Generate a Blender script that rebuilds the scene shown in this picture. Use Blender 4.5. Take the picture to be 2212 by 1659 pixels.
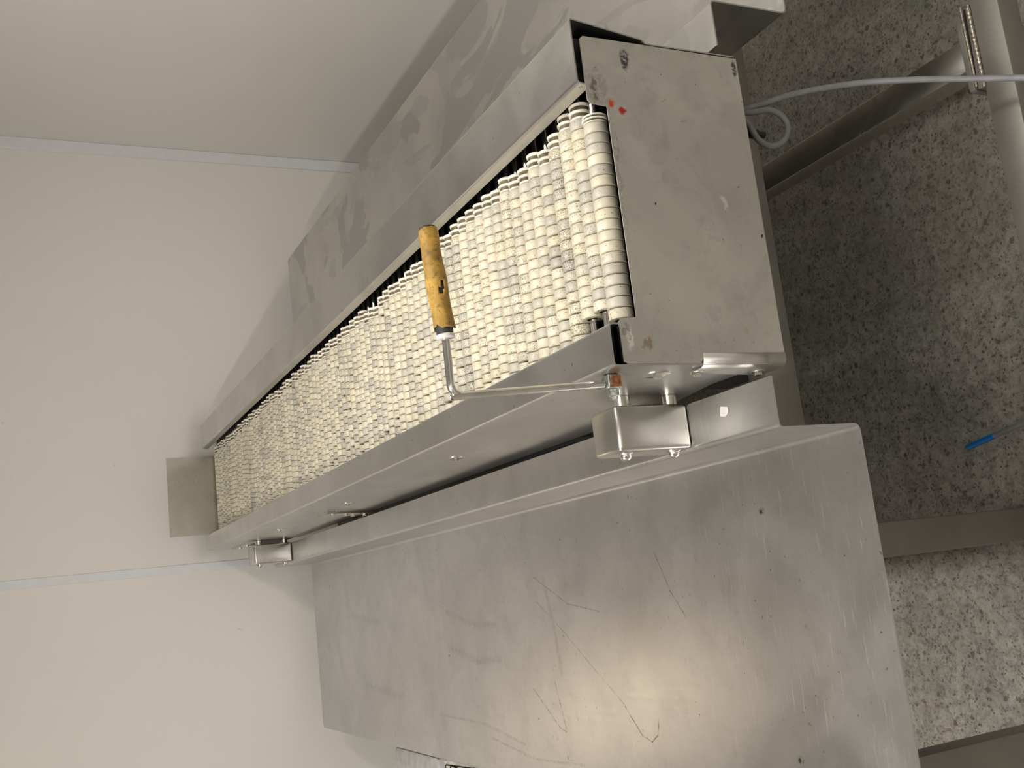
import bpy, bmesh, math, random
from mathutils import Vector, Matrix, noise
random.seed(7)
S = bpy.context.scene
for o in list(bpy.data.objects): bpy.data.objects.remove(o)
ZO = 0.15            # floor level of the measured frame lies at -0.15; everything is lifted so the floor is z=0

# ------------------------------------------------------------------ camera
def cam_rot(a, b, c):
    Rz = Matrix(((math.cos(a), -math.sin(a), 0), (math.sin(a), math.cos(a), 0), (0, 0, 1)))
    B = Matrix(((1, 0, 0), (0, 0, -1), (0, 1, 0)))
    Rx = Matrix(((1, 0, 0), (0, math.cos(b), -math.sin(b)), (0, math.sin(b), math.cos(b))))
    Rr = Matrix(((math.cos(c), -math.sin(c), 0), (math.sin(c), math.cos(c), 0), (0, 0, 1)))
    return Rz @ B @ Rx @ Rr
cd = bpy.data.cameras.new('camera'); cam = bpy.data.objects.new('camera', cd); S.collection.objects.link(cam)
cam.matrix_world = Matrix.Translation((0, 0, 1.65 + ZO)) @ cam_rot(-0.20916491, -0.45599308, -1.59254611).to_4x4()
cd.sensor_width = 36; cd.lens = 36 * 2261.1 / 2212; cd.clip_start = 0.02
S.camera = cam
# ------------------------------------------------------------------ world and lights
w = bpy.data.worlds.new('world'); S.world = w; w.use_nodes = True
w.node_tree.nodes['Background'].inputs[0].default_value = (1, .95, .88, 1)
w.node_tree.nodes['Background'].inputs[1].default_value = .25
def area(name, loc, sx, sy, power, col, rot=(0, 0, 0)):
    l = bpy.data.lights.new(name, 'AREA'); l.shape = 'RECTANGLE'; l.size = sx; l.size_y = sy
    l.energy = power; l.color = col
    o = bpy.data.objects.new(name, l); o.location = loc; o.rotation_euler = rot; S.collection.objects.link(o); return o
CEIL = 2.95
LAMPS = [(-2.1, 1.6, 68, (1, .95, .89)), (-.25, .45, 34, (1, .96, .91)), (1.35, 1.5, 27, (1, .95, .89)), (.2, -2.0, 12, (1, .96, .91))]
for i, (x, y, p, c) in enumerate(LAMPS):
    area('ceiling_lamp_light', (x, y, CEIL - .105), .22, 1.35, p, c)
area('tray_glow_light', (-.80, 4.50, 2.05 + ZO), .36, .09, 2.0, (1, .80, .56), (math.radians(-62), 0, 0))  # unseen warm light, added for the soft highlight on the left tray
S.view_settings.view_transform = 'Standard'; S.view_settings.look = 'None'
S.view_settings.gamma = 1; S.view_settings.use_curve_mapping = False
S.view_settings.exposure = 0.13

# ------------------------------------------------------------------ materials
class N:
    def __init__(s, name):
        s.m = bpy.data.materials.new(name); s.m.use_nodes = True; s.t = s.m.node_tree
        s.b = s.t.nodes['Principled BSDF']; s.g = s.t.nodes.new('ShaderNodeNewGeometry')
        s.pos = s.g.outputs['Position']
    def nd(s, ty, ins=None, **kw):
        n = s.t.nodes.new(ty)
        for k, v in kw.items(): setattr(n, k, v)
        for k, v in (ins or {}).items():
            if hasattr(v, 'is_output'): s.t.links.new(v, n.inputs[k])
            else: n.inputs[k].default_value = v
        return n
    def mp(s, scale=(1, 1, 1), loc=(0, 0, 0), rot=(0, 0, 0), src=None):
        return s.nd('ShaderNodeMapping', {'Vector': src or s.pos, 'Scale': scale, 'Location': loc, 'Rotation': rot}).outputs[0]
    def noise(s, scale, detail=3, vec=None, rough=.5, dist=0):
        return s.nd('ShaderNodeTexNoise', {'Vector': vec or s.pos, 'Scale': scale, 'Detail': detail, 'Roughness': rough, 'Distortion': dist}).outputs[0]
    def rmp(s, v, a, b, lo=0.0, hi=1.0):
        return s.nd('ShaderNodeMapRange', {0: v, 1: a, 2: b, 3: lo, 4: hi}, clamp=True).outputs[0]
    def mth(s, op, a, b=0.0, c=None):
        d = {0: a, 1: b}
        if c is not None: d[2] = c
        return s.nd('ShaderNodeMath', d, operation=op).outputs[0]
    def mix(s, f, a, b):
        n = s.t.nodes.new('ShaderNodeMix'); n.data_type = 'RGBA'
        for i, v in ((0, f), (6, a), (7, b)):
            if hasattr(v, 'is_output'): s.t.links.new(v, n.inputs[i])
            else: n.inputs[i].default_value = (*v, 1) if isinstance(v, tuple) and len(v) == 3 else v
        return n.outputs[2]
    def bump(s, h, strength, dist=.001):
        n = s.nd('ShaderNodeBump', {'Height': h, 'Strength': strength, 'Distance': dist}); s.t.links.new(n.outputs[0], s.b.inputs['Normal'])
    def out(s, col=None, rough=None, metal=None, spec=None):
        for k, v in (('Base Color', col), ('Roughness', rough), ('Metallic', metal), ('Specular IOR Level', spec)):
            if v is None: continue
            if hasattr(v, 'is_output'): s.t.links.new(v, s.b.inputs[k])
            else: s.b.inputs[k].default_value = (*v, 1) if isinstance(v, tuple) else v
        return s.m
    def blob(s, c, r, soft, warp=.02, wscale=60):
        """mask of an irregular stain centred on world point c"""
        nz = s.nd('ShaderNodeTexNoise', {'Vector': s.pos, 'Scale': wscale, 'Detail': 4.0}).outputs[1]
        off = s.nd('ShaderNodeVectorMath', {0: nz, 1: (.5, .5, .5)}, operation='SUBTRACT').outputs[0]
        sc = s.nd('ShaderNodeVectorMath', {0: off, 'Scale': warp}, operation='SCALE').outputs[0]
        p = s.nd('ShaderNodeVectorMath', {0: s.pos, 1: sc}, operation='ADD').outputs[0]
        d = s.nd('ShaderNodeVectorMath', {0: p, 1: (c[0], c[1], c[2] + ZO)}, operation='SUBTRACT').outputs[0]
        d = s.nd('ShaderNodeVectorMath', {0: d, 1: (1 / r[0], 1 / r[1], 1 / r[2])}, operation='MULTIPLY').outputs[0]
        l = s.nd('ShaderNodeVectorMath', {0: d}, operation='LENGTH').outputs[1]
        return s.rmp(l, 1 + soft, 1 - soft)

def steel(name, base=(.62, .605, .575), rough=.27, grain=(4, 260, 4), smudge=1.0, specks=.0, patch=0.0, scratch=0.0, stains=(), lines=(), gamt=.12, mottle=0.0, strokes=0.0, met0=1.0):
    n = N(name)
    gr = n.noise(1, 2, n.mp(grain))                       # brushed grain
    sm = n.noise(4.5, 4, dist=.8)                         # cloudy smudges
    sm2 = n.noise(1.7, 2, n.mp((1, 1, 1), (4, 2, 7)), dist=1.5)
    col = n.mix(n.rmp(sm, .35, .65), tuple(c * (1 - .10 * smudge) for c in base), tuple(min(1, c * (1 + .05 * smudge)) for c in base))
    col = n.mix(n.mth('MULTIPLY', n.rmp(gr, .3, .7), gamt), col, tuple(c * .8 for c in base))
    r = n.mth('ADD', n.rmp(sm, .3, .7, rough - .02, rough + .03), n.rmp(gr, .3, .7, -.006, .006))
    r = n.mth('ADD', r, n.rmp(sm2, .3, .7, -.01, .03))
    h = gr
    if patch:                                             # wiped matt patches with crisp edges
        pn = n.noise(3.2, 3, n.mp((1, .6, 1), (1, 3, 0), (0, 0, .5)), dist=2.2)
        pm = n.rmp(pn, .52, .545)
        col = n.mix(n.mth('MULTIPLY', pm, patch), col, tuple(c * .78 for c in base))
        r = n.mth('ADD', r, n.mth('MULTIPLY', pm, .03 * patch))
        pn2 = n.noise(6, 3, n.mp((1, .4, 1), (7, 3, 0), (0, 0, -.6)), dist=1.5)
        col = n.mix(n.mth('MULTIPLY', n.rmp(pn2, .57, .59), patch * .6), col, tuple(c * .82 for c in base))
    if mottle:
        for sc, th in ((14, .54), (38, .57)):
            mt = n.rmp(n.noise(sc, 5, rough=.6, dist=.5), th, th + .08)
            col = n.mix(n.mth('MULTIPLY', mt, mottle), col, tuple(c * .45 for c in base))
    if strokes:                                           # short bright scuffs in one direction
        for k, rz in enumerate((.2, .55)):
            v = n.noise(1, 1, n.mp((16, 260, 14), (k * 3, k, 0), (0, 0, rz)))
            yc = n.nd('ShaderNodeSeparateXYZ', {0: n.pos}).outputs[1]
            msk = n.mth('MULTIPLY', n.rmp(n.noise(3.5, 2, n.mp((1, 1, 1), (k * 5, 9, 2))), .42, .55), n.rmp(yc, 1.8, 1.35))
            col = n.mix(n.mth('MULTIPLY', n.mth('MULTIPLY', n.rmp(v, .66, .72), msk), strokes), col, (.95, .93, .9))
    for (a, b, wd, amt) in lines:                         # drawn scratches: distance to a segment, broken up
        A = Vector((a[0], a[1], a[2] + ZO)); D = Vector((b[0], b[1], b[2] + ZO)) - A
        nz = n.nd('ShaderNodeTexNoise', {'Vector': n.pos, 'Scale': 40.0, 'Detail': 2.0}).outputs[1]
        off = n.nd('ShaderNodeVectorMath', {0: n.nd('ShaderNodeVectorMath', {0: nz, 1: (.5, .5, .5)}, operation='SUBTRACT').outputs[0], 'Scale': .004}, operation='SCALE').outputs[0]
        rel = n.nd('ShaderNodeVectorMath', {0: n.nd('ShaderNodeVectorMath', {0: n.pos, 1: off}, operation='ADD').outputs[0], 1: tuple(A)}, operation='SUBTRACT').outputs[0]
        t = n.mth('DIVIDE', n.nd('ShaderNodeVectorMath', {0: rel, 1: tuple(D)}, operation='DOT_PRODUCT').outputs[1], D.length_squared)
        t = n.nd('ShaderNodeClamp', {0: t}).outputs[0]
        q = n.nd('ShaderNodeVectorMath', {0: tuple(D), 'Scale': t}, operation='SCALE').outputs[0]
        dist = n.nd('ShaderNodeVectorMath', {0: n.nd('ShaderNodeVectorMath', {0: rel, 1: q}, operation='SUBTRACT').outputs[0]}, operation='LENGTH').outputs[1]
        lm = n.mth('MULTIPLY', n.rmp(dist, wd, wd * .3), n.rmp(n.noise(70, 3), .38, .55, .25, 1))
        col = n.mix(n.mth('MULTIPLY', lm, amt), col, tuple(c * .35 for c in base))
    if specks:
        sp = n.rmp(n.noise(95, 2), .70, .74)
        sp = n.mth('MULTIPLY', sp, n.rmp(n.noise(9, 2), .45, .6))
        col = n.mix(n.mth('MULTIPLY', sp, specks), col, (.06, .05, .04))
    met = met0
    for (c, rad, scol, amt, warp, ws) in stains:
        m = n.mth('MULTIPLY', n.blob(c, rad, .25, warp, ws), amt)
        if scol[0] < .3: m = n.mth('MULTIPLY', m, n.rmp(n.noise(130, 5, rough=.7), .34, .50))
        col = n.mix(m, col, scol)
        met = n.mth('SUBTRACT', met, n.mth('MULTIPLY', m, .8))
        r = n.mth('ADD', r, n.mth('MULTIPLY', m, .25))
    return n.out(col, r, met)

M = {}
Zt = .474
def arc_lines(pts, wd, amt): return [((*pts[i], Zt), (*pts[i + 1], Zt), wd, amt) for i in range(len(pts) - 1)]
TL = arc_lines([(-.28, 1.99), (-.31, 1.96), (-.335, 1.935), (-.345, 1.90), (-.33, 1.875), (-.30, 1.865)], .0022, 1.0) + arc_lines([(-.05, 2.35), (-.12, 2.23), (-.20, 2.11), (-.28, 1.985)], .0018, .6) \
   + arc_lines([(-.26, 2.42), (-.345, 2.30), (-.352, 2.27)], .0026, .7) + arc_lines([(-.24, 2.30), (-.345, 2.27)], .0030, .6) + arc_lines([(.01, 2.35), (-.06, 2.19), (-.08, 2.05)], .0018, .7) \
   + arc_lines([(-.40, 2.7), (-.43, 2.45), (-.42, 2.2)], .0045, .3) + arc_lines([(-.06, 2.95), (-.10, 2.75), (-.10, 2.6)], .012, .22) + arc_lines([(-.16, 2.95), (-.20, 2.75), (-.19, 2.6)], .014, .2) \
   + arc_lines([(-.0, 2.30), (-.12, 2.27), (-.22, 2.26)], .012, .22) + arc_lines([(.03, 1.80), (-.05, 1.76), (-.10, 1.72)], .0025, .6) + arc_lines([(-.05, 3.9), (-.08, 3.6)], .015, .2) + arc_lines([(-.30, 3.8), (-.32, 3.4)], .018, .18) + arc_lines([(-.36, 3.05), (-.365, 2.75), (-.40, 2.5)], .006, .25)
M['steel_tray'] = steel('steel_tray', base=(.585, .58, .575), patch=.07, lines=TL, specks=.6, rough=.33, grain=(160, 3, 4), gamt=.07, mottle=.09, strokes=.35)
M['steel_tray_wiped'] = steel('steel_tray_wiped', base=(.60, .59, .57), patch=.95, specks=.2, rough=.33, grain=(3, 150, 4), gamt=.05)
M['steel_guard'] = steel('steel_guard', base=(.60, .59, .565), rough=.33, specks=.7, grain=(180, 3, 180), smudge=1.2, gamt=.05, mottle=.06)
M['steel_plain'] = steel('steel_plain', base=(.60, .58, .53), rough=.27, grain=(3, 3, 60), gamt=.02)
M['steel_frame'] = steel('steel_frame', base=(.25, .238, .21), rough=.48, grain=(3, 160, 160), gamt=.05, mottle=.05, met0=.6)
G = (.20, .17, .13)
M['steel_end'] = steel('steel_end', base=(.70, .68, .635), rough=.42, grain=(3, 3, 140), gamt=.06, specks=1.0, mottle=.13, lines=[((.33, 1.2, .835), (.50, 1.2, .69), .0007, .6), ((.40, 1.2, .76), (.345, 1.2, .80), .0006, .4), ((.365, 1.2, .72), (.40, 1.2, .60), .0006, .5), ((.37, 1.2, .715), (.36, 1.2, .67), .0008, .4), ((.35, 1.2, .74), (.365, 1.2, .69), .0010, .4), ((.40, 1.2, .72), (.33, 1.2, .66), .0006, .3), ((.66, 1.2, .785), (.69, 1.2, .735), .0012, .6), ((.48, 1.2, .71), (.52, 1.2, .67), .0010, .5), ((.47, 1.2, .70), (.50, 1.2, .66), .0010, .5), ((.293, 1.2, .587), (.293, 1.2, .735), .0006, .9), ((.655, 1.2, .712), (.657, 1.2, .702), .0012, .9), ((.64, 1.2, .835), (.60, 1.2, .832), .0014, .8)], stains=[
    ((.673, 1.2, .835), (.009, .03, .009), (.34, .25, .15), .8, .012, 90), ((.672, 1.2, .834), (.006, .03, .004), (.50, .06, .03), 1, .008, 120),
    ((.663, 1.2, .816), (.010, .03, .011), (.38, .33, .25), .7, .014, 90), ((.663, 1.2, .816), (.0055, .03, .007), (.36, .015, .015), 1, .008, 120),
    ((.747, 1.2, .800), (.018, .03, .008), (.05, .045, .04), 1.0, .014, 70), ((.70, 1.2, .855), (.034, .03, .020), (.22, .19, .15), .65, .05, 40),
    ((.69, 1.2, .86), (.02, .03, .004), (.12, .10, .07), .9, .03, 50), ((.308, 1.2, .828), (.011, .03, .008), (.20, .13, .06), .8, .03, 60),
    ((.318, 1.2, .858), (.018, .03, .005), (.62, .60, .52), .8, .02, 90), ((.327, 1.2, .862), (.012, .03, .006), (.12, .10, .07), .7, .03, 90),
    ((.55, 1.2, .838), (.09, .03, .003), (.13, .12, .10), .5, .03, 60), ((.756, 1.2, .594), (.015, .03, .004), (.06, .05, .05), 1.0, .010, 90),
    ((.528, 1.2, .654), (.010, .03, .003), (.70, .68, .62), .45, .03, 60), ((.327, 1.2, .652), (.006, .03, .005), (.32, .28, .2), .6, .004, 60),
    ((.49, 1.2, .69), (.03, .03, .010), (.25, .23, .20), .35, .05, 60), ((.35, 1.2, .71), (.02, .03, .012), (.25, .23, .20), .3, .06, 70),
    ((.73, 1.2, .74), (.03, .03, .02), (.30, .28, .25), .25, .08, 30), ((.60, 1.2, .80), (.02, .03, .02), (.30, .28, .25), .35, .06, 30)])
def simple(name, col, rough, metal=0.0, var=.12, ns=30, bump=0):
    n = N(name); v = n.noise(ns, 3)
    c = n.mix(n.rmp(v, .35, .65), tuple(x * (1 - var) for x in col), tuple(min(1, x * (1 + var)) for x in col))
    if bump: n.bump(v, bump, .001)
    return n.out(c, rough, metal)
M['chrome'] = simple('chrome', (.72, .70, .66), .18, 1.0)
M['bolt'] = simple('bolt_steel', (.72, .69, .62), .2, 1.0)
M['black'] = simple('black_rubber', (.008, .008, .009), .5)
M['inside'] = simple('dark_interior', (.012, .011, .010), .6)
M['navy'] = simple('navy_paint', (.004, .010, .07), .35)
M['cable'] = simple('grey_cable_sheath', (.20, .20, .205), .5)
M['blue'] = simple('blue_sleeve', (.0, .16, .48), .4)
M['white_plastic'] = simple('white_plastic', (.75, .73, .70), .35)
M['rust'] = simple('rusty_steel', (.26, .09, .035), .75, 0, .5, 150, .3)
M['zinc'] = simple('zinc_nut', (.42, .45, .40), .35, .9, .3, 200)
M['weld'] = simple('weld_metal', (.42, .38, .31), .38, .9, .4, 200, .4)
M['casing'] = simple('pale_casing', (.55, .55, .54), .4)

# wheels: cream plastic, each with its own tint, dusted with dark specks
def wheel_mat():
    n = N('cream_roller_plastic')
    at = n.nd('ShaderNodeAttribute', attribute_name='tint').outputs['Color']
    oi = n.nd('ShaderNodeObjectInfo').outputs['Color']
    tv = n.nd('ShaderNodeVectorMath', {0: at, 1: oi}, operation='ADD').outputs[0]
    sep = n.nd('ShaderNodeSeparateXYZ', {0: tv})
    t, d = sep.outputs[0], sep.outputs[1]                 # tint and dirt
    c = n.nd('ShaderNodeValToRGB', {0: t}); cr = c.color_ramp
    cr.elements[0].color = (.44, .415, .35, 1); cr.elements[0].position = 0
    cr.elements[1].color = (.76, .71, .565, 1); cr.elements[1].position = 1
    for p, q in ((.35, (.59, .555, .455, 1)), (.55, (.69, .63, .46, 1)), (.8, (.72, .67, .53, 1))):
        e = cr.elements.new(p); e.color = q
    cl = n.noise(60, 3)
    col = n.mix(n.rmp(cl, .45, .75, 0, .4), c.outputs[0], (.50, .47, .40))
    sp = n.noise(520, 2)
    thr = n.mth('SUBTRACT', .72, n.mth('MULTIPLY', d, .20))
    spm = n.rmp(n.mth('SUBTRACT', sp, thr), 0, .04)
    col = n.mix(n.mth('MULTIPLY', spm, .75), col, (.13, .12, .10))
    sp2 = n.rmp(n.noise(190, 2), .70, .73)
    col = n.mix(n.mth('MULTIPLY', sp2, .8), col, (.08, .06, .04))
    return n.out(col, .42)
M['wheel'] = wheel_mat()
M['collar'] = simple('white_collar_plastic', (.78, .74, .64), .4, 0, .15, 60)
M['groove'] = simple('shaded_groove', (.13, .105, .05), .6, 0, .5, 60)  # olive groove colour, darkened to stand in for the shade of deeper grooves

def wall_mat(name, base):
    n = N(name)
    c = n.mix(n.rmp(n.noise(.9, 2), .3, .7), tuple(x * .97 for x in base), base)
    sp = n.rmp(n.noise(26, 2), .765, .78)
    c = n.mix(n.mth('MULTIPLY', sp, .35), c, (.5, .46, .42))
    return n.out(c, .32)
M['wall'] = wall_mat('wall_panel', (.82, .79, .745))
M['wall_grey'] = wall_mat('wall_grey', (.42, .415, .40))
M['strip'] = simple('wall_strip', (.76, .775, .79), .25, 0, .02)
M['ceiling'] = simple('ceiling_paint', (.52, .52, .53), .6, 0, .03, 2)

def floor_mat():
    n = N('speckled_floor')
    big = n.noise(2.2, 3); big2 = n.noise(5, 3, n.mp((1, 1, 1), (3, 8, 0)))
    mid = n.noise(42, 6, rough=.75, dist=.6); fine = n.noise(150, 4, rough=.75); cl = n.noise(14, 4, rough=.6)
    col = n.mix(n.rmp(mid, .38, .60), (.125, .115, .098), (.40, .38, .34))
    col = n.mix(n.mth('MULTIPLY', n.rmp(fine, .42, .58), .5), col, (.50, .48, .43))
    col = n.mix(n.mth('MULTIPLY', n.rmp(cl, .40, .62), .30), col, (.17, .16, .14))
    nz = n.nd('ShaderNodeTexNoise', {'Vector': n.pos, 'Scale': 130.0, 'Detail': 3.0}).outputs[1]
    wp = n.nd('ShaderNodeVectorMath', {0: n.pos, 1: n.nd('ShaderNodeVectorMath', {0: nz, 'Scale': .012}, operation='SCALE').outputs[0]}, operation='ADD').outputs[0]
    for sc, a, b, amt, c in ((150.0, .80, .83, .8, (.05, .042, .032)), (70.0, .91, .93, .75, (.07, .055, .04)), (90.0, .93, .95, .6, (.13, .06, .03))):
        v = n.nd('ShaderNodeTexVoronoi', {'Vector': n.mp((1, 1, 1), (sc, 1, 2), src=wp), 'Scale': sc, 'Randomness': 1.0})
        rnd = n.nd('ShaderNodeSeparateColor', {0: v.outputs['Color']}).outputs[0]
        m = n.mth('MULTIPLY', n.rmp(v.outputs['Distance'], .48, .30), n.rmp(rnd, a, b))
        col = n.mix(n.mth('MULTIPLY', m, amt), col, c)
    col = n.mix(n.mth('MULTIPLY', n.rmp(big, .45, .62), .22), col, (.20, .16, .13))
    col = n.mix(n.mth('MULTIPLY', n.rmp(big2, .45, .62), .22), col, (.15, .17, .14))
    wh = n.rmp(n.noise(75, 2, n.mp((1, 1, 1), (9, 3, 1))), .76, .78)
    col = n.mix(n.mth('MULTIPLY', wh, .5), col, (.75, .72, .66))
    n.bump(mid, .2, .002)
    return n.out(col, .42)
M['floor'] = floor_mat()

def grip_mat():
    n = N('worn_yellow_rubber')
    o = n.nd('ShaderNodeTexCoord').outputs['Object']
    a = n.noise(45, 4, o); b = n.noise(170, 3, o)
    col = n.mix(n.rmp(a, .3, .7), (.24, .135, .025), (.56, .33, .055))
    col = n.mix(n.mth('MULTIPLY', n.rmp(b, .55, .66), .6), col, (.13, .08, .02))
    sx = n.nd('ShaderNodeSeparateXYZ', {0: o}).outputs[0]
    col = n.mix(n.mth('MULTIPLY', n.rmp(sx, .045, .0), .45), col, (.17, .11, .03))
    crk = n.noise(1, 2, n.mp((18, 60, 60), src=o), dist=.6)
    col = n.mix(n.mth('MULTIPLY', n.rmp(n.mth('ABSOLUTE', n.mth('SUBTRACT', crk, .5)), .008, .002), .6), col, (.10, .06, .02))
    n.bump(a, .5, .002)
    return n.out(col, .55)
M['grip'] = grip_mat()
M['dark_core'] = simple('dark_rubber_core', (.035, .035, .032), .6, 0, .4, 200)

# ------------------------------------------------------------------ helpers
def link(name, me, mats, parent=None, smooth=False):
    o = bpy.data.objects.new(name, me); S.collection.objects.link(o)
    for m in (mats if isinstance(mats, (list, tuple)) else [mats]): me.materials.append(M[m])
    if smooth:
        for p in me.polygons: p.use_smooth = True
        me.set_sharp_from_angle(angle=math.radians(38))
    if parent: o.parent = parent; o.matrix_parent_inverse = parent.matrix_world.inverted()
    return o
def mesh(name, verts, faces, mats, parent=None, smooth=False, lift=True, fix=True):
    z = ZO if lift else 0
    me = bpy.data.meshes.new(name); me.from_pydata([(v[0], v[1], v[2] + z) for v in verts], [], faces)
    if fix:
        bm = bmesh.new(); bm.from_mesh(me); bmesh.ops.recalc_face_normals(bm, faces=bm.faces); bm.to_mesh(me); bm.free()
    return link(name, me, mats, parent, smooth)
def empty(name, loc, label, cat, group=None):
    o = bpy.data.objects.new(name, None); S.collection.objects.link(o); o.location = (loc[0], loc[1], loc[2] + ZO)
    o.empty_display_size = .05; tag(o, label, cat, group); bpy.context.view_layer.update(); return o
def tag(o, label, cat, group=None):
    o['label'] = label; o['category'] = cat
    if group: o['group'] = group
    return o
def boxd(x0, x1, y0, y1, z0, z1):
    v = [(x, y, z) for x in (x0, x1) for y in (y0, y1) for z in (z0, z1)]
    return v, [(0, 1, 3, 2), (4, 6, 7, 5), (0, 4, 5, 1), (2, 3, 7, 6), (0, 2, 6, 4), (1, 5, 7, 3)]
def box(name, x0, x1, y0, y1, z0, z1, mat, parent=None, bev=.0, seg=2):
    v, f = boxd(x0, x1, y0, y1, z0, z1)
    o = mesh(name, v, f, mat, parent)
    if bev:
        bm = bmesh.new(); bm.from_mesh(o.data)
        bmesh.ops.bevel(bm, geom=bm.edges[:], offset=bev, segments=seg, affect='EDGES', profile=.5)
        bm.to_mesh(o.data); bm.free()
        for p in o.data.polygons: p.use_smooth = True
        o.data.set_sharp_from_angle(angle=math.radians(38))
    return o
def fillet(pts, r, n=5):
    out = [pts[0]]
    for i in range(1, len(pts) - 1):
        a, b, c = Vector(pts[i - 1]), Vector(pts[i]), Vector(pts[i + 1])
        u, v = (a - b), (c - b); rr = min(r, u.length * .45, v.length * .45); u.normalize(); v.normalize()
        p0, p1 = b + u * rr, b + v * rr
        for k in range(n + 1):
            t = k / n; out.append(tuple(p0 * (1 - t) ** 2 + b * 2 * t * (1 - t) + p1 * t * t))
    out.append(pts[-1]); return [tuple(p) for p in out]
def sheet(name, prof, y0, y1, mat, parent=None, th=.0022, r=.006, sub=1, side=1):
    """folded sheet: profile in x-z, swept along y, with real thickness"""
    p = fillet(prof, r); n = len(p); off = []
    for i in range(n):
        a = Vector(p[max(i - 1, 0)]); b = Vector(p[min(i + 1, n - 1)]); d = (b - a).normalized()
        off.append((p[i][0] + side * d.y * th, p[i][1] - side * d.x * th))
    V, F = [], []
    ys = [y0 + (y1 - y0) * k / sub for k in range(sub + 1)]
    for y in ys:
        V += [(x, y, z) for x, z in p] + [(x, y, z) for x, z in off]
    m = 2 * n
    for k in range(sub):
        a, b = k * m, (k + 1) * m
        for i in range(n - 1):
            F.append((a + i, a + i + 1, b + i + 1, b + i)); F.append((a + n + i, b + n + i, b + n + i + 1, a + n + i + 1))
        F.append((a, b, b + n, a + n)); F.append((a + n - 1, a + 2 * n - 1, b + 2 * n - 1, b + n - 1))
    for a in (0, sub * m):
        for i in range(n - 1): F.append((a + i, a + i + 1, a + n + i + 1, a + n + i))
    return mesh(name, V, F, mat, parent, smooth=True)
def prism(name, poly, axis, a0, a1, mat, parent=None, bev=0):
    """polygon in the two other axes, extruded along axis"""
    def P(u, v, a): return (a, u, v) if axis == 0 else ((u, a, v) if axis == 1 else (u, v, a))
    n = len(poly); V = [P(u, v, a0) for u, v in poly] + [P(u, v, a1) for u, v in poly]
    F = [tuple(range(n)), tuple(range(2 * n - 1, n - 1, -1))] + [(i, (i + 1) % n, n + (i + 1) % n, n + i) for i in range(n)]
    o = mesh(name, V, F, mat, parent)
    if bev:
        bm = bmesh.new(); bm.from_mesh(o.data)
        bmesh.ops.bevel(bm, geom=bm.edges[:], offset=bev, segments=1, affect='EDGES'); bm.to_mesh(o.data); bm.free()
    return o
def lathe_data(prof, seg, org, axis=0, jit=0, ph=0.0):
    """profile (t, r) about an axis through org"""
    V, F = [], []
    for (t, r) in prof:
        for k in range(seg):
            a = 2 * math.pi * k / seg + ph; c, s = r * math.cos(a), r * math.sin(a)
            q = (t, c, s) if axis == 0 else ((c, t, s) if axis == 1 else (c, s, t))
            V.append((org[0] + q[0], org[1] + q[1], org[2] + q[2]))
    for i in range(len(prof) - 1):
        for k in range(seg):
            k2 = (k + 1) % seg; F.append((i * seg + k, i * seg + k2, (i + 1) * seg + k2, (i + 1) * seg + k))
    return V, F
def lathe(name, prof, seg, org, axis, mat, parent=None, ph=0.0, smooth=True, caps=False):
    V, F = lathe_data(prof, seg, org, axis, ph=ph)
    if caps: F.append(tuple(range(seg))); F.append(tuple(range(len(V) - seg, len(V))))
    return mesh(name, V, F, mat, parent, smooth)
def tube(name, pts, r, mat, parent=None, seg=12, res=8, radii=None):
    """smooth tube through points (Catmull-Rom)"""
    P = [Vector(p) for p in pts]; Q = []; RR = []
    for i in range(len(P) - 1):
        a, b, c, d = P[max(i - 1, 0)], P[i], P[i + 1], P[min(i + 2, len(P) - 1)]
        for k in range(res):
            t = k / res
            Q.append(.5 * ((2 * b) + (c - a) * t + (2 * a - 5 * b + 4 * c - d) * t * t + (3 * b - a - 3 * c + d) * t ** 3))
    Q.append(P[-1]); V, F = [], []
    up = Vector((.3, .2, 1)).normalized(); t0 = (Q[1] - Q[0]).normalized(); nrm = up.cross(t0).normalized()
    for i, q in enumerate(Q):
        t = (Q[min(i + 1, len(Q) - 1)] - Q[max(i - 1, 0)]).normalized()
        nrm = (nrm - t * nrm.dot(t)).normalized(); bn = t.cross(nrm)
        for k in range(seg):
            a = 2 * math.pi * k / seg; v = q + (nrm * math.cos(a) + bn * math.sin(a)) * r; V.append(tuple(v))
    for i in range(len(Q) - 1):
        for k in range(seg):
            k2 = (k + 1) % seg; F.append((i * seg + k, i * seg + k2, (i + 1) * seg + k2, (i + 1) * seg + k))
    F.append(tuple(range(seg))); F.append(tuple(range(len(V) - seg, len(V))))
    return mesh(name, V, F, mat, parent, smooth=True)
def hexbolt(x, y, z, parent, head=.0065, h=.006, washer=.009, d=-1, ph=.3):
    """hexagon head on a washer, axis along x, sitting on the plane x"""
    wv = lathe('washer', [(0, .001), (0, washer), (d * .0012, washer), (d * .0016, washer * .93), (d * .0016, .001)], 20, (x, y, z), 0, 'bolt', parent)
    lathe('bolt_head', [(d * .0016, .001), (d * .0016, head), (d * (h), head), (d * (h + .001), head * .82), (d * (h + .001), .0005)], 6, (x, y, z), 0, 'bolt', wv if False else parent, ph=ph, smooth=False)
def domebolt(x, y, z, parent, r=.0098, d=-1):
    pr = [(0, .001), (0, r * 1.35), (d * .0015, r * 1.35), (d * .0015, r)]
    pr += [(d * (.0015 + .003 + r * .8 * math.sin(a)), r * math.cos(a)) for a in [i * math.pi / 14 for i in range(7)]] + [(d * (.0045 + r * .8), .0003)]
    lathe('cap_nut', pr, 20, (x, y, z), 0, 'bolt', parent)

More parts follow.
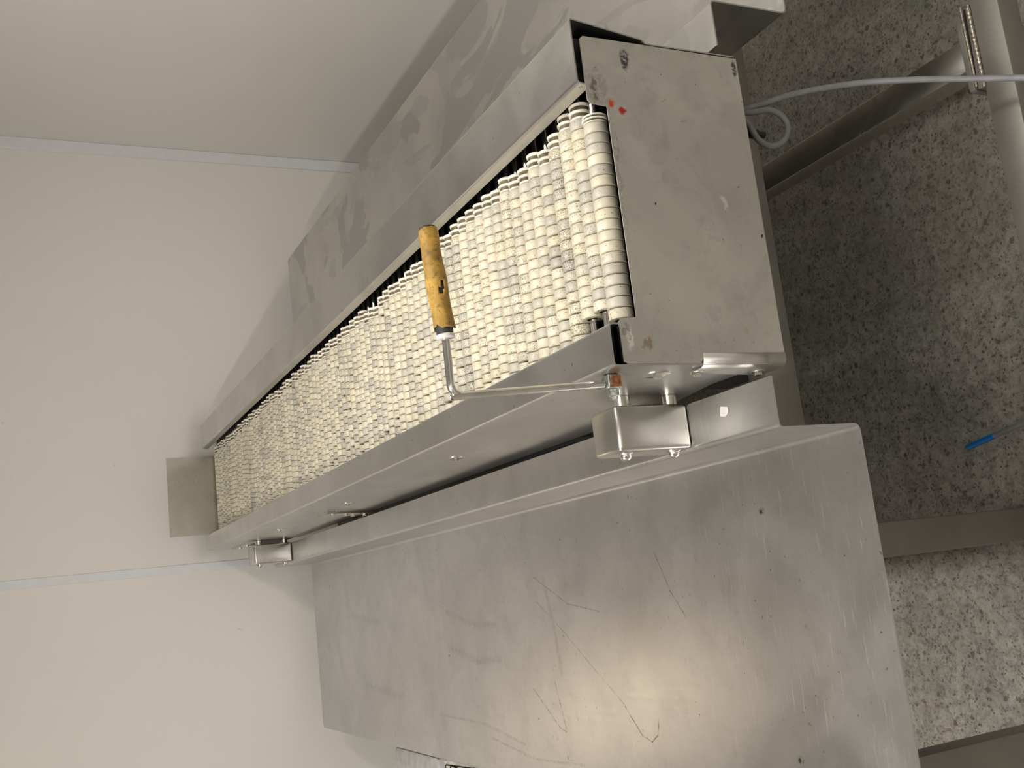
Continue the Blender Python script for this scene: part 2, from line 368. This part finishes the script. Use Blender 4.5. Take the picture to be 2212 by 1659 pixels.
# ------------------------------------------------------------------ the room
FZ = -.15; XL, XR, YN, YF = -2.6, 2.11, -2.6, 4.62; ZC = CEIL - ZO
fl = box('floor', XL - .1, XR + .1, YN - .1, YF + .1, FZ - .1, FZ, 'floor'); fl['kind'] = 'structure'
ce = box('ceiling', XL - .1, XR + .1, YN - .1, YF + .1, ZC, ZC + .1, 'ceiling'); ce['kind'] = 'structure'
wb = box('wall_back', XL - .1, XR + .1, YF + .012, YF + .1, FZ, ZC, 'wall'); wb['kind'] = 'structure'
SX = .217                                               # seam between the two far panels
for a, b in ((XL, SX - 1.18), (SX - 1.177, SX - .002), (SX + .002, XR)):
    box('panel', a, b, YF, YF + .012, FZ, ZC, 'wall', wb)
# bluish cover strips over the joint and in the corner
box('joint_strip', SX - .018, SX + .018, YF - .003, YF, FZ, ZC, 'strip', wb, bev=.0015, seg=1)
o = box('trim_1', XR - .055, XR, YF - .005, YF, FZ, ZC, 'strip', None, bev=.002, seg=1); o['kind'] = 'structure'
for nm, b in (('wall_right', (XR, XR + .1, YN, YF, FZ, ZC)), ('wall_left', (XL - .1, XL, YN, YF, FZ, ZC)), ('wall_front', (XL, XR, YN - .1, YN, FZ, ZC))):
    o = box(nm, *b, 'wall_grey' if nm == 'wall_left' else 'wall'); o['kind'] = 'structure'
# ceiling fixtures (behind and above the view): shallow steel trays holding the lamps
for i, (x, y, p, c) in enumerate(LAMPS):
    o = box('ceiling_light', x - .14, x + .14, y - .72, y + .72, ZC - .10, ZC, 'white_plastic', None, bev=.01)
    tag(o, 'long white ceiling light fitting, %s' % ('nearest the far wall on the left', 'left one above the camera side', 'right one over the conveyor', 'right one behind the camera')[i], 'light', 'ceiling light fittings')

# ------------------------------------------------------------------ side trays
def tray(mir, label, mat):
    X = (lambda x: 1.046 - x) if mir else (lambda x: x)
    t = empty('side_tray', (X(-.15), 2.8, .474), label, 'tray', 'steel side trays')
    pr = [(X(.257), .628), (X(.178), .628), (X(.178), .474), (X(-.493), .474), (X(-.493), .445)]
    sheet('tray_sheet', pr, 1.19, 4.43, mat, t, th=.0025, r=.010, side=(1 if mir else -1))
    return t
tl = tray(False, 'wide brushed stainless side tray with scratches, left of the roller conveyor', 'steel_tray')
tr = tray(True, 'wide stainless side tray with dull wiped patches, right of the roller conveyor', 'steel_tray_wiped')
def recess_screw(x, y, parent):
    lathe('countersunk_screw', [(.0005, .0068), (.0012, .0064), (.0012, .0036), (.0004, .0034)], 20, (x, y, .474), 2, 'bolt', parent)
    lathe('screw_socket', [(.0004, .0034), (.0008, .0001)], 6, (x, y, .4742), 2, 'inside', parent, smooth=False)
recess_screw(.073, 1.449, tl); recess_screw(-.338, 1.449, tl); recess_screw(.069, 4.18, tl)
# small white sticker scrap left on the inner ledge
mesh('sticker_scrap', [(.232, 1.30, .6285), (.236, 1.318, .6285), (.221, 1.322, .6285), (.218, 1.308, .6285), (.224, 1.300, .6285)], [(0, 1, 2, 3, 4)], 'white_plastic', tl)

# ------------------------------------------------------------------ the roller conveyor
cv = empty('roller_conveyor', (.53, 2.8, .6), 'long stainless conveyor bed packed with rows of cream plastic roller wheels', 'conveyor')
# left guard: inner lip, top, outer side; its side panel is cut away at the far end
sheet('side_guard', [(.339, .872), (.339, .889), (.277, .889), (.277, .80)], 1.20, 4.50, 'steel_guard', cv, r=.007, side=-1)
prism('side_panel', [(1.20, .8), (4.5, .8), (4.5, .795), (4.16, .79), (4.14, .77), (4.14, .590), (1.50, .590), (1.34, .622), (1.20, .622)], 0, .277, .2795, 'steel_guard', cv)
# right guard: lip, wide top, leaning outer wall
sheet('side_guard', [(.697, .866), (.701, .887), (.804, .887), (.786, .762), (.780, .757), (.780, .59)], 1.20, 4.48, 'steel_guard', cv, r=.006)
# end plate with a notch for the wheels, left edge wrapped round the side
pl = [(.292, .587), (.775, .587), (.7765, .868), (.771, .874), (.674, .874), (.669, .868), (.667, .842), (.347, .842), (.345, .868), (.340, .8725), (.283, .8725), (.2795, .866), (.2795, .742), (.290, .735)]
prism('end_plate', pl, 1, 1.1990, 1.2005, 'steel_end', cv)
# folded return along the lower left edge
V, F = [], []
arc = [(.294, 1.1985)] + [(.286 - .0115 * math.sin(a), 1.2100 - .0115 * math.cos(a)) for a in [k * math.pi / 12 for k in range(7)]] + [(.2745, 1.262)]
for z in (.587, .738):
    V += [(x, y, z) for x, y in arc]
n = len(arc)
V[-1] = (.2745, 1.235, .738 - .002)
F = [(i, i + 1, n + i + 1, n + i) for i in range(n - 1)]
o = mesh('folded_return', V, F, 'steel_end', cv, smooth=True)
o.modifiers.new('s', 'SOLIDIFY').thickness = .0015
box('channel_shade', .2815, .3370, 1.212, 1.216, .604, .866, 'inside', cv)  # near-black sheet standing in for the shade inside the left guard
box('channel_shade', .703, .7785, 1.212, 1.216, .604, .880, 'inside', cv)  # the same added shade sheet inside the right guard
# far stop plate
prism('end_stop', [(.335, .60), (.657, .60), (.657, 1.045), (.335, 1.045)], 1, 4.400, 4.4025, 'steel_plain', cv)
# dark inner walls that carry the axles
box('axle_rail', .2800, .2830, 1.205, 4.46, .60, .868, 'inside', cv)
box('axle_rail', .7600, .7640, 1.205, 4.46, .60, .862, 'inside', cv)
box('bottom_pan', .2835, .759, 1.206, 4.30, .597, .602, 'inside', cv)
# bolts on the side
hexbolt(.277, 1.257, .781, cv, washer=.022)
hexbolt(.2735, 1.232, .728, cv, washer=.010); hexbolt(.2735, 1.234, .613, cv, washer=.010)
hexbolt(.277, 2.053, .776, cv, washer=.020); hexbolt(.277, 2.902, .762, cv, washer=.022); hexbolt(.277, 3.669, .78, cv, washer=.022)
prism('splice_plate', [(3.08, .772), (3.18, .775), (3.24, .60), (3.16, .595)], 0, .268, .277, 'steel_plain', cv)
for y, z in ((3.115, .745), (3.13, .70), (3.17, .665), (3.19, .62)): hexbolt(.268, y, z, cv, washer=.010)
prism('splice_plate', [(4.16, .79), (4.44, .797), (4.44, .765), (4.16, .76)], 0, .270, .277, 'steel_plain', cv)
hexbolt(.270, 4.25, .775, cv); hexbolt(.270, 4.36, .78, cv)

# rollers -----------------------------------------------------------
PITCH, RW, W = .0376, .0183, .0166
AX = .8425
rows = []
y = 1.2365
while y < 4.385:
    rows.append(y); y += PITCH
ROLL_X1 = .693
def wheel_data(seg=20):
    pr = [(.0002, .0105), (.0002, RW - .0010), (.0007, RW + .0005), (.0015, RW + .0005), (.0021, RW - .0003), (W - .0018, RW - .0002), (W - .0014, RW - .0006), (W - .0013, .0105)]
    return lathe_data(pr, seg, (0, 0, 0), 0)
def wheel_mesh(seg, nm):
    V, F = wheel_data(seg); me = bpy.data.meshes.new(nm); me.from_pydata(V, [], F)
    for p in me.polygons: p.use_smooth = True
    me.set_sharp_from_angle(angle=math.radians(50)); me.materials.append(M['wheel']); return me
wm = wheel_mesh(28, 'roller_wheel')
# axle and collar meshes shared by every roller
Va, Fa = lathe_data([(.2835, .0001), (.2835, .0062), (.759, .0062), (.759, .0001)], 14, (0, 0, 0), 0)
ame = bpy.data.meshes.new('axle'); ame.from_pydata(Va, [], Fa); ame.materials.append(M['chrome'])
for p in ame.polygons: p.use_smooth = True
ame.set_sharp_from_angle(angle=math.radians(38))
cp = [(0, .0063), (0, .0150), (.0008, .0160), (.0034, .0160), (.0036, .0146), (.0095, .0146), (.0098, .0174), (.0130, .0180), (.0140, .0172), (.0142, .0146), (.0208, .0146), (.0211, .0165), (.0250, .0172), (.0262, .0160), (.0262, .0063)]
Vc, Fc = lathe_data(cp, 22, (0, 0, 0), 0)
cme = bpy.data.meshes.new('end_collar'); cme.from_pydata(Vc, [], Fc); cme.materials.append(M['collar']); cme.materials.append(M['groove'])
for i, p in enumerate(cme.polygons):
    p.use_smooth = True
    if i // 22 in (3, 4, 8, 9): p.material_index = 1
cme.set_sharp_from_angle(angle=math.radians(40))
stuffV, stuffF, stuffT = [], [], []
WV, WF = wheel_data(14)
count = 0
sv = {}
for ri, ry in enumerate(rows):
    rl = bpy.data.objects.new('roller', ame); S.collection.objects.link(rl); rl.location = (0, ry, AX + ZO); rl.parent = cv
    rl.matrix_parent_inverse = cv.matrix_world.inverted()
    rt, rd = random.random(), random.random()
    xe = ROLL_X1 - .004 + random.uniform(-.012, .004)
    if ri == 0: xe = .662
    if ri == 1: xe = .7035
    if ri == 2: xe = .703
    if 26 < ri < 30: xe -= .015
    stag = (ri % 2) * W * .5 + random.uniform(-.002, .002)
    c = bpy.data.objects.new('end_collar', cme); S.collection.objects.link(c); c.parent = rl; c.location = (xe - .0262, 0, 0)
    if ri == 0:                                   # the near roller ends in one big collar under the plate
        c.scale = (.45, 1.1, 1.1); c.location.x = .655
    x = xe - .0265 if ri else .654
    xmin = .290
    if ri == 0: xmin = .345
    if ri == 1: xmin = .375
    if ri == 2: xmin = .360
    k = 0
    while x - W > xmin:
        x -= W
        if ri > 2 and random.random() < (.018 if x > .39 else .10): x -= random.choice((.005, .008, .004))
        elif random.random() < .12: x -= .0012
        else: x -= .0001
        t = min(1, max(0, .25 * rt + .75 * random.random())); d = min(1, max(0, .6 * rd + .5 * random.random()))
        rr = 1 + random.uniform(-.012, .012)
        if count < 300:
            wo = bpy.data.objects.new('wheel', wm); S.collection.objects.link(wo); wo.parent = rl
            wo.location = (x, 0, 0); wo.rotation_euler.x = random.uniform(0, 6.28); wo.color = (t, d, 0, 1); wo.scale = (1, rr, rr); count += 1
        else:
            b = len(stuffV)
            stuffV += [(x + a, ry + p * rr, AX + q * rr) for a, p, q in WV]; stuffF += [tuple(b + i for i in f) for f in WF]
            stuffT += [(t, d, 0, 1)] * len(WV)
        k += 1
so = mesh('roller_wheels', stuffV, stuffF, 'wheel', cv, smooth=False, fix=False)
for p in so.data.polygons: p.use_smooth = True
so.data.set_sharp_from_angle(angle=math.radians(50))
so.color = (0, 0, 0, 1); so['kind'] = 'stuff'
ca = so.data.color_attributes.new('tint', 'FLOAT_COLOR', 'POINT')
ca.data.foreach_set('color', [v for t in stuffT for v in t])

# ------------------------------------------------------------------ mounting blocks between tray ledge and conveyor
def block(y0, y1, zt, label):
    b = empty('mounting_block', (.222, (y0 + y1) / 2, .6285), label, 'bracket', 'square mounting blocks')
    box('block', .185, .260, y0, y1, .6285, zt, 'steel_plain', b, bev=.007, seg=3)
    for z in (zt - .028, .6285 + .018):
        domebolt(.185, (y0 + y1) / 2 - .01, z, b)
        lathe('spacer', [(0, .006), (0, .0125), (.0165, .0125), (.0165, .006)], 20, (.260, (y0 + y1) / 2 - .02, z), 0, 'bolt', b)
    return b
block(1.405, 1.487, .768, 'square polished steel block nearest the camera, bolted between tray ledge and conveyor side')
block(4.12, 4.24, .775, 'small square steel block at the far end of the conveyor, on the tray ledge')

# ------------------------------------------------------------------ crank handle
hd = empty('crank_handle', (.26, 1.262, .87), 'bent steel rod handle with a worn yellow rubber grip, above the rollers', 'handle')
def rounded(pts, r, n=6):
    out = [Vector(pts[0])]
    for i in range(1, len(pts) - 1):
        a, b, c = Vector(pts[i - 1]), Vector(pts[i]), Vector(pts[i + 1]); u = (a - b).normalized(); v = (c - b).normalized()
        p0, p1 = b + u * r, b + v * r
        out += [p0 * (1 - t) ** 2 + b * 2 * t * (1 - t) + p1 * t * t for t in [k / n for k in range(n + 1)]]
    out.append(Vector(pts[-1])); return out
P0, P1, P2, P3 = (.2635, 1.257, .875), (.2505, 1.250, 1.1135), (.333, 1.250, 1.1135), (.483, 1.250, 1.124)
tube('rod', rounded([P0, P1, P2, P3], .018),   .0056, 'chrome', hd, seg=14, res=3)
box('rusty_clamp', .2565, .2760, 1.246, 1.264, .850, .872, 'zinc', hd, bev=.001, seg=1)
prism('rust_patch', [(.258, .852), (.274, .852), (.2745, .864), (.268, .868), (.262, .867), (.258, .870)], 1, 1.2448, 1.2462, 'rust', hd)
lathe('clamp_nut', [(0, .001), (0, .0085), (-.009, .0085), (-.0105, .0065), (-.014, .0062), (-.014, .0005)], 6, (.2560, 1.262, .857), 0, 'zinc', hd, smooth=False)
prism('torn_tab', [(1.250, .884), (1.270, .889), (1.262, .8795)], 0, .262, .2640, 'bolt', hd)
gx = (Vector(P3) - Vector(P2)).normalized(); tilt = math.atan2(gx.z, gx.x)
def along(o):                                        # local x runs along the grip
    o.parent = hd; o.matrix_parent_inverse = hd.matrix_world.inverted()
    o.location = (P2[0], P2[1], P2[2] + ZO); o.rotation_euler = (0, -tilt, 0)
def lmesh(name, V, F, mat):
    return mesh(name, V, F, mat, None, smooth=True, lift=False)
V, F = lathe_data([(-.004, .0055), (-.004, .0118), (-.003, .0128), (.001, .0128), (.002, .0115), (.002, .0055)], 24, (0, 0, 0), 0)
along(lmesh('white_washer', V, F, 'white_plastic'))
V, F = lathe_data([(.002, .005), (.002, .0112), (.006, .0118), (.148, .0118), (.1525, .0112), (.1525, .0005)], 24, (0, 0, 0), 0)
along(lmesh('dark_core', V, F, 'dark_core'))
V, F = [], []; SG = 40; NL = 46
for i in range(NL + 1):
    for k in range(SG):
        a = 2 * math.pi * k / SG
        t0 = .009 + .010 * max(0, noise.noise(Vector((math.cos(a) * 1.3, math.sin(a) * 1.3, 5)))) * 1.8 + .0035 * noise.noise(Vector((math.cos(a) * 5, math.sin(a) * 5, 2)))
        t1 = .150 - .003 * max(0, math.sin(a + .6)) + .0015 * noise.noise(Vector((math.cos(a) * 4, math.sin(a) * 4, 9)))
        t = t0 + (t1 - t0) * i / NL
        f = t / .15
        r = .0142 + .0004 * math.sin(f * 5 + 1) - .0005 * math.sin(f * 9) + .0012 * noise.noise(Vector((t * 30, math.cos(a), math.sin(a)))) + .0004 * noise.noise(Vector((t * 160, math.cos(a) * 4, math.sin(a) * 4)))
        r += .0012 * max(0, 1 - i / 5) * (1 if math.cos(a - 3.6) > .1 else .2)
        if i > NL - 2: r -= .001
        V.append((t, r * math.cos(a), r * math.sin(a)))
hole = set()
for i in range(NL):
    for k in range(SG):
        f = (i, k); k2 = (k + 1) % SG
        tc = i / NL; ang = (k + .5) / SG * 360
        # torn hole seen from the camera (towards -y, +z)
        if (.31 < tc < .385 and 158 < ang < 193) or (.36 < tc < .45 and 176 < ang < 195): hole.add(f); continue
        F.append((i * SG + k, i * SG + k2, (i + 1) * SG + k2, (i + 1) * SG + k))
g = lmesh('yellow_grip', V, F, 'grip'); g['label'] = 'worn yellow rubber sleeve, torn at its end'
md = g.modifiers.new('s', 'SOLIDIFY'); md.thickness = .0016; md.offset = -1
along(g)

# ------------------------------------------------------------------ support frame under the conveyor
fr = empty('support_frame', (.52, 1.4, FZ), 'dull square-tube steel stand carrying the conveyor and its trays', 'frame')
box('cross_beam', -.42, 1.47, 1.40, 1.45, .387, .458, 'steel_frame', fr, bev=.005)
box('cross_beam', -.42, 1.47, 4.00, 4.05, .387, .458, 'steel_frame', fr, bev=.005)
for x in (-.029, -.425, 1.15, 1.42):
    box('leg', x, x + .062, 1.398, 1.452, FZ + .012, .4705, 'steel_frame', fr, bev=.005)
    box('leg', x, x + .062, 4.0, 4.05, FZ + .012, .4705, 'steel_frame', fr, bev=.005)
    for yy in (1.425, 4.025):
        lathe('foot', [(0, .001), (0, .030), (.006, .030), (.012, .012), (.014, .001)], 20, (x + .031, yy, FZ), 2, 'black', fr)
box('base_beam', -.36, 1.40, 1.072, 1.130, .055, .110, 'steel_frame', fr, bev=.005)
box('base_tube', .789, .848, 1.150, 4.0, .060, .110, 'steel_plain', fr, bev=.003)
prism('joint_plate', [(.742, .045), (.905, .045), (.905, .100), (.898, .112), (.86, .124), (.745, .124), (.742, .118)], 1, 1.139, 1.150, 'steel_frame', fr, bev=.0015)
prism('joint_plate', [(.742, .045), (.905, .045), (.905, .108), (.745, .117)], 1, 1.1295, 1.138, 'steel_frame', fr, bev=.0015)
wb_ = []
def bead(name, x0, x1, y, z, r):
    V, F = [], []; n = 60; sg = 8
    for i in range(n + 1):
        x = x0 + (x1 - x0) * i / n; rr = r * (.72 + .28 * abs(math.sin(i * .95 + .5 * math.sin(i))))
        for k in range(sg):
            a = 2 * math.pi * k / sg; V.append((x, y + rr * math.cos(a), z + rr * .8 * math.sin(a)))
    for i in range(n):
        for k in range(sg): F.append((i * sg + k, i * sg + (k + 1) % sg, (i + 1) * sg + (k + 1) % sg, (i + 1) * sg + k))
    F.append(tuple(range(sg))); F.append(tuple(range(len(V) - sg, len(V))))
    return mesh(name, V, F, 'weld', fr, smooth=True)
bead('weld_bead', .745, .90, 1.1285, .1125, .0048); bead('weld_bead', .750, .90, 1.1385, .1185, .0030); bead('weld_bead', .79, .848, 1.1515, .1120, .0028)

# ------------------------------------------------------------------ dark box and navy cover under the bed
box('gap_shade_box', .292, .72, 1.95, 3.62, .36, .585, 'black', cv, bev=.006)  # black box added so the gap beside the tray ledge reads dark
box('motor_cover', .288, .33, 2.02, 2.36, .40, .50, 'navy', cv, bev=.004)['label'] = 'navy blue cover panel'
for yy in (2.1, 3.3): box('hanger', .45, .50, yy, yy + .05, .58, .598, 'black', cv)
jb = box('control_box', .348, .60, 1.62, 1.74, .275, .362, 'black', None, bev=.004)
tag(jb, 'black box under the near end of the conveyor behind the cross beam', 'box')

# ------------------------------------------------------------------ cables
c1 = empty('grey_cable', (.72, 1.27, .5), 'grey cable hanging in a loop under the near end of the conveyor', 'cable')
pts = [(.735, 1.29, .592), (0.7197, 1.2620, 0.5275), (0.7248, 1.2550, 0.4855), (0.7130, 1.2500, 0.4624), (0.6921, 1.2500, 0.4549), (0.6683, 1.2500, 0.4696), (0.6568, 1.2500, 0.4983), (0.6672, 1.2520, 0.5207), (0.6936, 1.2550, 0.5323), (0.7084, 1.2620, 0.5412), (0.7210, 1.2620, 0.5388), (0.7353, 1.2620, 0.4973), (0.7533, 1.2400, 0.4326), (0.7631, 1.2000, 0.3335), (0.7412, 1.1300, 0.2724), (0.7187, 1.0700, 0.2169), (0.6875, 1.0000, 0.1902), (0.6644, 0.9500, 0.1679), (.835, .90, -.140), (.85, .80, -.143), (1.0, .7, -.143), (1.3, .68, -.143)]
tube('cable_sheath', pts, .0053, 'cable', c1, seg=12, res=8)
tube('cable_tie', [(.698, 1.275, .560), (.692, 1.266, .543), (.683, 1.262, .530)], .006, 'black', c1, seg=8, res=4)
lathe('cable_gland', [(0, .001), (0, .007), (-.004, .009), (-.014, .009), (-.018, .006), (-.030, .006), (-.030, .001)], 6, (.682, 1.262, .528), 2, 'black', c1, smooth=False)
c2 = empty('floor_cable', (.17, 1.33, FZ), 'grey cable with a bright blue sleeve on its end, lying on the floor', 'cable')
P2c = [(.169, 1.526, -.1445), (.180, 1.466, -.1445), (.195, 1.384, -.1445), (.215, 1.27, -.1445), (.27, 1.1, -.1445), (.4, .9, -.1445)]
tube('cable_sheath', P2c[1:], .0052, 'cable', c2, seg=10, res=6)
tube('blue_sleeve', [P2c[0], (.1745, 1.496, -.1445), (.1815, 1.458, -.1445)], .0060, 'blue', c2, seg=10, res=6)

# ------------------------------------------------------------------ equipment behind the left tray
dv = empty('heater_unit', (-.72, 3.7, FZ), 'pale equipment cabinet with curved dark stripes behind the outer edge of the left tray', 'cabinet')
box('cabinet_body', -.95, -.548, 3.50, 3.95, FZ + .02, .338, 'casing', dv, bev=.012)
box('side_skirt', -.96, -.56, 3.46, 3.50, FZ, .215, 'steel_frame', dv, bev=.006)
box('front_panel', -.90, -.560, 3.494, 3.4995, .222, .316, 'collar', dv, bev=.002)
for k in range(3):
    q = .018 * k
    tube('curved_stripe', rounded([(-.60 - q, 3.494, .225), (-.572 - q * .3, 3.494, .318 - q), (-.64, 3.494, .30 - q), (-.80, 3.494, .235 - q * .3)], .012, 5), .0022, 'black', dv, seg=6, res=2)
